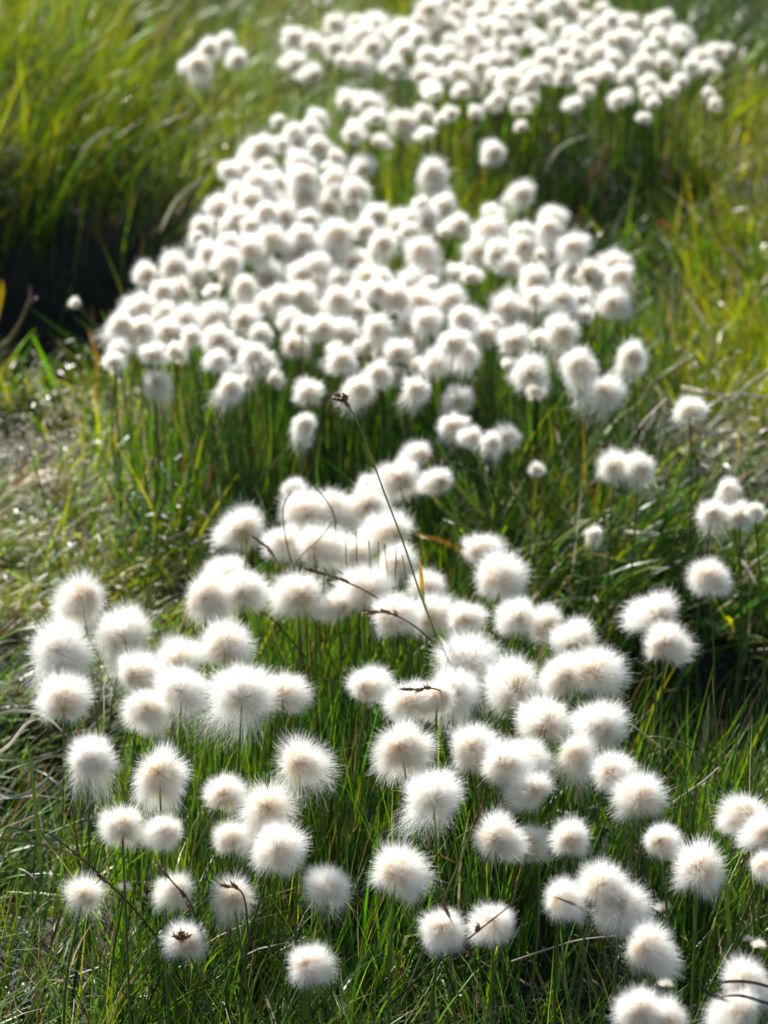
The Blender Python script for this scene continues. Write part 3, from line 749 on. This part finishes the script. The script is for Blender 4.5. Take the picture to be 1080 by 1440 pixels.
GREEN = (.09, .13, .035); OLIVE = (.14, .14, .045); DRYC = (.34, .27, .14); PALE = (.62, .57, .45); DARK = (.035, .028, .018); YEL = (.62, .38, .02); BRN = (.22, .11, .04)
def stalk(name, label, cat, pts, rad, col, spikes=(), group=None, flat=False, tipcol=None, tipfrom=.7):
    """pts: (u, v, height) along the stalk, root first; spikes: (position along, kind, tilt)"""
    W = bez([at(u, v, z)[0] for u, v, z in pts])
    base = W[0].copy(); base[2] = float(ground_z(base[0], base[1]))
    t = np.linspace(0, 1, len(W))
    if flat:
        Tn = norm(np.gradient(W, axis=0)); view = norm(np.array([.25, -1, .5]))
        sd = norm(np.cross(Tn, view))
        wd = rad * np.minimum(1, (1.02 - t) * 4) * np.minimum(1, t * 6 + .4)
        keel = norm(np.cross(sd, Tn)) * (rad * .35)
        A, B, Cc = W - sd * wd[:, None] + keel, W - keel * .3, W + sd * wd[:, None] + keel
        V = np.stack([A, B, Cc], 1).reshape(-1, 3)
        F = []
        for i in range(len(W) - 1):
            F += [(i * 3, i * 3 + 1, i * 3 + 4, i * 3 + 3), (i * 3 + 1, i * 3 + 2, i * 3 + 5, i * 3 + 4)]
        F = np.array(F); per = 3
    else:
        V, F = tube(W, rad * (1 - .45 * t), 6); per = 6
    C = np.tile(np.array(col), (len(W), 1))
    if tipcol is not None:
        f = smooth01(t, tipfrom - .08, tipfrom + .05)[:, None]; C = C * (1 - f) + np.array(tipcol) * f
    C = C * (1 + np.random.default_rng(len(W) + abs(int(pts[0][0]))).normal(0, .1, (len(W), 1)))
    me = mesh_from(name, V - base, F, M_DRY if sum(col) > .9 or col == PALE else M_STEM, C.repeat(per, 0))
    if spikes:
        e = bpy.data.objects.new(name, None); COL.objects.link(e); e.location = base; e.empty_display_size = .02
        put('stem', me, e)
        Tn = norm(np.gradient(W, axis=0))
        for s, kd, tl in spikes:
            i = int(s * (len(W) - 1)); d = norm(Tn[i] + np.array([math.cos(tl * 7) * tl, math.sin(tl * 5) * tl * .5, .25 * tl]))
            put('spikelet', SPK[kd], e, W[i] - base, euler_to(d, tl))
        o = e
    else:
        o = put(name, me); o.location = base
    o['label'] = label; o['category'] = cat; o['kind'] = 'thing'
    if group: o['group'] = group
    return o

GS = 'sedge stalks crossing the tufts'; GB = 'single long grass blades'; GD = 'bleached bent straws at the right'; GK = 'dark flat blades in the lower right corner'
# long curved stalk over the front clump
stalk('sedge_stalk', 'long thin green stalk arching up over the heap to a nodding brown seed head', 'sedge', [(660,1010,.06),(618,905,.185),(592,838,.245),(566,760,.285),(540,692,.32),(517,628,.352),(497,582,.378),(479,557,.392)], .0010, (.18,.23,.06),
      [(.97,0,-.9),(.985,1,.9),(.99,1,-.5),(.95,1,.6),(1.,1,2.2)], GS)
stalk('yellow_blade', 'bright yellow blade standing upright at the foot of the heap', 'grass blade', [(602,960,.08),(598,880,.16),(594,838,.222),(592,808,.245),(588,775,.262)], .0017, (.09,.15,.03), group=GB, flat=True, tipcol=YEL, tipfrom=.62)
stalk('sedge_stalk', 'stalk with dark brown spikelets lying across the lower heap', 'sedge', [(585,905,.12),(560,862,.17),(535,843,.20),(500,824,.22),(470,812,.23),(443,804,.235)], .0009, OLIVE, [(.72,0,.2),(.80,0,-.2),(.9,2,.1),(.97,2,0)], GS)
stalk('sedge_stalk', 'olive stalk with knobbly brown spikelets touching the row of three tufts', 'sedge', [(650,990,.08),(622,925,.16),(598,893,.20),(570,872,.225),(545,862,.235),(520,862,.235)], .0009, OLIVE, [(.74,1,.8),(.8,0,.3),(.9,2,.2),(.96,0,-.2)], GS)
stalk('sedge_stalk', 'short dry stalk with a black spikelet pointing left, in the central group', 'sedge', [(650,985,.17),(613,969,.225),(590,969,.232),(570,970,.236)], .0008, BRN, [(.45,1,1.2),(.62,0,.8),(.8,2,.1)], GS)
stalk('sedge_stalk', 'thin stalk with a brown tip beside the lone round tuft', 'sedge', [(455,900,.08),(440,870,.14),(415,835,.18),(398,806,.205),(380,775,.225),(362,760,.235)], .0009, GREEN, [(.82,0,.3),(.93,2,-.1)], GS)
stalk('grass_blade', 'dry straw slanting from lower left over the heap', 'grass blade', [(385,850,.15),(402,808,.20),(425,780,.225),(450,757,.24),(468,733,.255)], .0007, (.30,.24,.10), group=GB)
stalk('grass_blade', 'curved green blade looping in front of the leftmost heap tuft', 'grass blade', [(440,960,.04),(432,880,.13),(418,820,.18),(402,760,.23),(398,715,.26),(410,690,.275)], .0008, GREEN, group=GB)
stalk('grass_blade', 'green blade curving over the upper left tuft of the heap', 'grass blade', [(475,800,.17),(472,760,.21),(470,725,.235),(456,700,.25),(430,672,.27)], .0009, GREEN, group=GB)
for k, (a, b, c) in enumerate([(488,855,760),(502,850,745),(522,860,760),(532,850,762),(545,850,765),(556,860,770),(447,870,780),(455,865,800),(572,860,780)]):
    stalk('grass_blade', 'short upright blade in front of the middle of the heap', 'grass blade', [(a+4,b+60,.10),(a+2,b,.155),(a,(b+c)/2,.20),(a-2+5*math.sin(k*3),c,.235)], .0008, GREEN if k % 2 else OLIVE, group='short upright blades in front of the heap')
stalk('grass_blade', 'long green stalk slanting across the trio left of the heap', 'grass blade', [(430,925,.08),(380,868,.17),(330,838,.20),(290,814,.215),(255,795,.225)], .0008, (.07,.09,.03), group=GB)
stalk('grass_blade', 'green blade rising between the trio and the lone tuft', 'grass blade', [(395,900,.06),(385,800,.15),(375,730,.21),(362,690,.24)], .0012, (.14,.2,.03), group=GB)
stalk('grass_blade', 'upright blade splitting the right tuft of the trio', 'grass blade', [(340,930,.08),(341,865,.15),(344,810,.20),(347,760,.235)], .0009, GREEN, group=GB)
# blurred sedge right of the heap
stalk('sedge_stalk', 'blurred brown tipped stalk bending left into the dark behind the heap', 'sedge', [(790,830,.02),(760,745,.09),(728,700,.13),(690,676,.16),(650,655,.18),(622,648,.19),(606,646,.195)], .0012, (.12,.14,.04), [(.86,1,.3),(.95,2,.1)], GS)
for k, pts in enumerate([[(775,850,.02),(735,790,.08),(690,735,.14),(640,680,.19),(625,655,.2)], [(720,860,.02),(690,810,.08),(640,770,.12),(600,755,.13),(575,750,.12)], [(760,860,.02),(700,780,.10),(650,740,.13),(618,728,.13)], [(740,850,.02),(690,770,.1),(655,745,.12),(612,700,.16)]]):
    stalk('arching_blade', ['arching green blade reaching left to the blue shaded tuft','arching blade with an orange edge lowest right of the heap','arching blade just above the one with the orange edge','arching blade leaning up and left beside the blue tuft'][k], 'grass blade', pts, .0021, [(.12,.15,.03),(.40,.22,.02),(.14,.19,.03),(.10,.14,.03)][k], group='arching blades right of the heap', flat=True)
# left side
stalk('sedge_stalk', 'thin leaning stalk with dark tip on the left above the left group', 'sedge', [(95,850,.02),(78,770,.07),(62,700,.12),(45,640,.165),(30,605,.19)], .0009, OLIVE, [(.6,1,.5),(.96,1,.2)], GS)
stalk('sedge_stalk', 'upright stalk with small brown knots left of the shaded grass', 'sedge', [(205,860,.02),(215,790,.08),(222,735,.12),(232,700,.15),(246,680,.17)], .0010, OLIVE, [(.6,1,.7),(.75,1,-.6),(.85,1,.5),(.97,1,.3)], GS)
stalk('sedge_stalk', 'straight stalk with a reddish knob in the blurred grass at left', 'sedge', [(222,800,.02),(220,730,.08),(218,680,.13),(216,648,.155)], .0009, GREEN, [(.9,1,.4),(.99,1,.2)], GS)
stalk('sedge_stalk', 'broken brown stalk before the dark hollow at upper left', 'sedge', [(-10,500,.03),(12,478,.06),(30,450,.09),(38,430,.11),(44,415,.12)], .0020, (.25,.18,.10), [(.8,2,-.5),(.97,2,.4)], GS)
stalk('grass_blade', 'yellow leaf tip at the left edge by the dark hollow', 'grass blade', [(-15,480,.04),(-4,440,.09),(2,412,.12),(3,392,.14)], .003, (.5,.36,.02), group=GB, flat=True)
for k, pts in enumerate([[(-30,1075,.10),(10,1050,.135),(35,1020,.15),(50,1012,.15)], [(-30,1105,.08),(20,1120,.10),(60,1100,.12),(80,1072,.13)], [(-20,1180,.08),(40,1185,.10),(90,1197,.10),(140,1225,.08)], [(60,1250,.05),(52,1160,.11),(45,1090,.15),(38,1040,.175)], [(-30,1160,.08),(20,1165,.09),(70,1180,.09),(120,1180,.09)], [(-20,1010,.10),(20,1000,.12),(60,1005,.11),(90,1030,.08)]]):
    stalk('lying_blade', ['pale blade rising from the left edge','shiny blade bowed over the dark hollow','olive blade lying across the left grass','upright green blade in front of the left hollow','green blade stretched flat below the shiny one','pale blade arching under the lower left tufts'][k], 'grass blade', pts, .0013, [PALE,(.3,.33,.25),(.16,.17,.04),(.10,.16,.03),(.14,.19,.06),(.4,.4,.3)][k], group='blades lying in the left hollow', flat=True)
# lower part
stalk('sedge_stalk', 'long dark stalk running diagonally through the lower left grass', 'sedge', [(262,1400,.06),(235,1340,.11),(190,1280,.15),(140,1230,.18),(100,1195,.195),(65,1170,.205)], .0008, DARK, [(.62,0,.5),(.82,1,.3)], GS)
stalk('sedge_stalk', 'dark stalk leaning over the rough tuft at lower left', 'sedge', [(292,1350,.10),(275,1290,.17),(262,1262,.195),(245,1243,.21),(232,1228,.215)], .0008, DARK, [(.35,0,.4),(.55,1,.4),(.9,2,0)], GS)
stalk('sedge_stalk', 'upright stalk ending in a cluster of dark spikelets over the lowest left tuft', 'sedge', [(240,1400,.06),(244,1360,.12),(250,1335,.155),(256,1314,.178)], .0008, OLIVE, [(.92,1,1.3),(.95,1,-1.3),(.99,1,.3),(.97,1,2.),(.9,1,-.5)], GS)
stalk('sedge_stalk', 'brown stalk with two spikelets over the sunken tuft', 'sedge', [(350,1330,.12),(345,1270,.17),(335,1250,.19),(318,1247,.2)], .0008, BRN, [(.7,0,.3),(.93,2,.2)], GS)
stalk('sedge_stalk', 'long bare stalk sweeping from the lone round tuft down left', 'sedge', [(560,1425,.08),(590,1350,.14),(618,1280,.18),(645,1215,.22),(662,1170,.25),(670,1150,.26)], .0008, (.16,.15,.08), [(.9,2,.1)], GS)
stalk('sedge_stalk', 'long stalk slanting up right through the lower centre pair', 'sedge', [(540,1420,.10),(590,1375,.14),(640,1335,.18),(690,1295,.21),(735,1260,.23)], .0008, DARK, [(.7,1,.4)], GS)
stalk('sedge_stalk', 'dark stalk with a black spikelet crossing the pair from upper left', 'sedge', [(690,1385,.12),(665,1345,.16),(645,1315,.19),(630,1285,.21)], .0008, DARK, [(.35,1,.5),(.6,0,.3),(.95,2,0)], GS)
stalk('sedge_stalk', 'dark stalk in front of the left tuft of the lower centre pair', 'sedge', [(640,1400,.10),(625,1355,.15),(610,1320,.18),(596,1290,.2),(590,1270,.21)], .0008, DARK, [(.6,0,.2)], GS)
stalk('grass_blade', 'dark tipped blade arching from the trio down to the spiky tuft', 'grass blade', [(905,1400,.10),(880,1350,.14),(850,1310,.17),(815,1277,.20),(777,1260,.215)], .0013, (.06,.08,.03), group=GB, flat=True, tipcol=DARK, tipfrom=.6)
stalk('grass_blade', 'straw lying nearly level under the trio', 'grass blade', [(720,1352,.13),(770,1335,.15),(815,1322,.165),(866,1316,.17)], .0008, (.32,.28,.2), group=GB)
stalk('grass_blade', 'tall green blade standing right of the bluish squarish tuft', 'grass blade', [(1022,1400,.03),(1024,1330,.09),(1022,1270,.15),(1015,1200,.205)], .0019, (.07,.12,.025), group=GB, flat=True)
stalk('dark_blade', 'lowest and longest dark blade sweeping to the bottom right corner', 'grass blade', [(1095,1440,.19),(1040,1415,.205),(1000,1398,.21),(966,1376,.215)], .0011, (.07,.075,.03), group=GK, flat=True, tipcol=DARK, tipfrom=.4)
stalk('dark_blade', 'upper dark blade crossing the top of the corner tuft', 'grass blade', [(1095,1392,.2),(1060,1382,.215),(1030,1380,.22),(1003,1383,.215)], .0009, DARK, group=GK, flat=True)
stalk('dark_blade', 'middle dark blade between the two corner blades', 'grass blade', [(1100,1418,.2),(1070,1408,.21),(1040,1400,.215),(1010,1402,.21)], .0009, DARK, group=GK, flat=True)
# pale straws at the right, sharp and blurred
stalk('dry_straw', 'white straw lying over the dark hollow beside the large right tuft', 'straw', [(935,1056,.10),(915,1040,.13),(900,1028,.15),(880,1014,.17)], .0011, PALE, group='white straws over the right hollow')
stalk('dry_straw', 'white straw leaning up right over the dark hollow', 'straw', [(948,1128,.10),(970,1112,.12),(990,1098,.14),(1010,1080,.155)], .0012, PALE, group='white straws over the right hollow')
stalk('grass_blade', 'green blade with pale tip rising from the hollow', 'grass blade', [(1000,1085,.10),(1015,1062,.13),(1040,1018,.165)], .0009, (.3,.36,.2), group=GB)
stalk('grass_blade', 'thin green blade bowed over the right hollow', 'grass blade', [(1010,1110,.06),(1000,1080,.11),(965,1048,.14),(920,1036,.15),(900,1042,.14)], .0009, (.16,.22,.06), group=GB)
for k, pts in enumerate([[(1085,520,.10),(1050,545,.08),(1005,590,.05)], [(1075,560,.05),(1030,556,.07),(990,575,.06),(950,590,.03)], [(960,545,.07),(990,552,.08),(1020,558,.07),(1035,575,.05)], [(1030,605,.05),(1000,612,.06),(970,625,.04)], [(945,680,.03),(950,640,.06),(975,633,.07),(1010,650,.05)], [(960,635,.07),(975,652,.05),(988,668,.03)], [(985,610,.04),(960,592,.06),(930,600,.05)], [(920,700,.04),(960,680,.06),(980,665,.07)], [(915,690,.03),(925,640,.08),(940,590,.11)],
                         [(880,770,.03),(905,720,.07),(930,685,.09)], [(880,748,.08),(900,750,.09),(922,749,.08)], [(830,620,.02),(860,560,.08),(910,520,.1)], [(900,560,.03),(930,530,.08),(975,500,.1)]]):
    stalk('dry_straw', ['long thick straw slanting at the right edge above the gravel','straw arched toward the tuft beside the bent straws','straw arched behind the lone tuft near the right edge','thick straw lying on the edge of the gravel','hooked straw bent like an elbow over dark soil','pale short straw under the elbow straw','straw curling left of the gravel','straw slanting down left of the hooked one','upright dull straw right of the blurred pair','long straw leaning right below the blurred pair','level straw in the broad grass at right','dull straw leaning right of the flat round tuft','straw slanting above the bent straws'][k],
          'straw', pts, .0022, [(.36,.33,.27),(.45,.42,.33),(.5,.46,.34),(.5,.47,.4),(.38,.36,.25),(.6,.57,.4),(.36,.35,.24),(.28,.28,.15),(.33,.34,.2),(.3,.33,.17),(.6,.6,.48),(.3,.32,.16),(.3,.32,.16)][k], group=GD)
for k, pts in enumerate([[(50,720,.03),(62,680,.05),(95,672,.05),(120,680,.03)], [(75,590,.03),(84,575,.04),(92,562,.05)], [(270,640,.04),(265,620,.05),(255,645,.04)], [(268,765,.05),(282,757,.055),(290,753,.055)], [(105,790,.03),(115,775,.04),(120,762,.05)]]):
    if k in (2,): continue
    stalk('dry_straw', ['arched white straw on the mossy ground at left','short white straw on the pale gravel at left','','bright short straw left of the lone round tuft','short white straw standing in yellow grass at left'][k], 'straw', pts, .0016, PALE, group='short white straws at the left')
for k, (a, b, c, d) in enumerate([(425,140,475,118),(122,205,165,180),(245,285,300,245),(90,130,60,150),(780,215,830,190),(515,280,535,258),(575,290,590,278),(850,355,880,375)]):
    stalk('arched_blade', ['pale blade slanting in the grass below the farthest clump edge','pale curved blade in the upper left grass','long pale blade slanting toward the middle clump','short pale blade near the upper left edge','pale blade in the shade under the farthest clump','short pale blade tip left of the highest round tuft','second pale blade tip nearer the highest round tuft','white blade lying on the right slope','pale arched blade before the dark hollow','pale short blade over the dark hollow'][k], 'grass blade',
          [(a - 20, b + 40, .06), (a, b, .13), ((a + c) / 2, (b + d) / 2 - 5, .15), (c, d, .15)], .0016, (.42, .43, .33), group='pale blades in the blurred background', flat=True)

# ------------------------------------------------------------------ light, world, camera
sun_dir = norm(np.array([-.46, .84, .74]))
from mathutils import Vector
L = bpy.data.lights.new('sun', 'SUN'); L.energy = 5.0; L.angle = R(.5); L.color = (1, .965, .905)
lo = bpy.data.objects.new('sun', L); COL.objects.link(lo); lo.location = (0, 0, 5)
lo.rotation_euler = Vector(sun_dir).to_track_quat('Z', 'Y').to_euler()
w = bpy.data.worlds.new('World'); SC.world = w; w.use_nodes = True
nt = w.node_tree; bg = nt.nodes['Background']
sky = nt.nodes.new('ShaderNodeTexSky'); sky.sky_type = 'NISHITA'; sky.sun_disc = False
sky.sun_elevation = math.asin(sun_dir[2]); sky.sun_rotation = math.atan2(sun_dir[0], sun_dir[1])
nt.links.new(sky.outputs[0], bg.inputs[0]); bg.inputs[1].default_value = .07

cam = bpy.data.cameras.new('camera'); co = bpy.data.objects.new('camera', cam); COL.objects.link(co)
co.location = (0, 0, CAM_Z); co.rotation_euler = (math.pi / 2 - PITCH, 0, 0)
cam.sensor_fit = 'VERTICAL'; cam.sensor_height = 36; cam.sensor_width = 27; cam.lens = FPX / 1440 * 36
cam.clip_start = .05; cam.clip_end = 1500
cam.dof.use_dof = True; cam.dof.focus_distance = 1.67; cam.dof.aperture_fstop = 9.0; cam.dof.aperture_blades = 0
SC.camera = co

SC.render.resolution_x, SC.render.resolution_y = 768, 1024
SC.view_settings.view_transform = 'Standard'; SC.view_settings.look = 'None'
SC.view_settings.exposure = .97; SC.view_settings.gamma = 1
c = SC.cycles
c.max_bounces = 10; c.diffuse_bounces = 8; c.glossy_bounces = 3; c.transmission_bounces = 8; c.transparent_max_bounces = 8
c.sample_clamp_indirect = 6; c.use_denoising = True
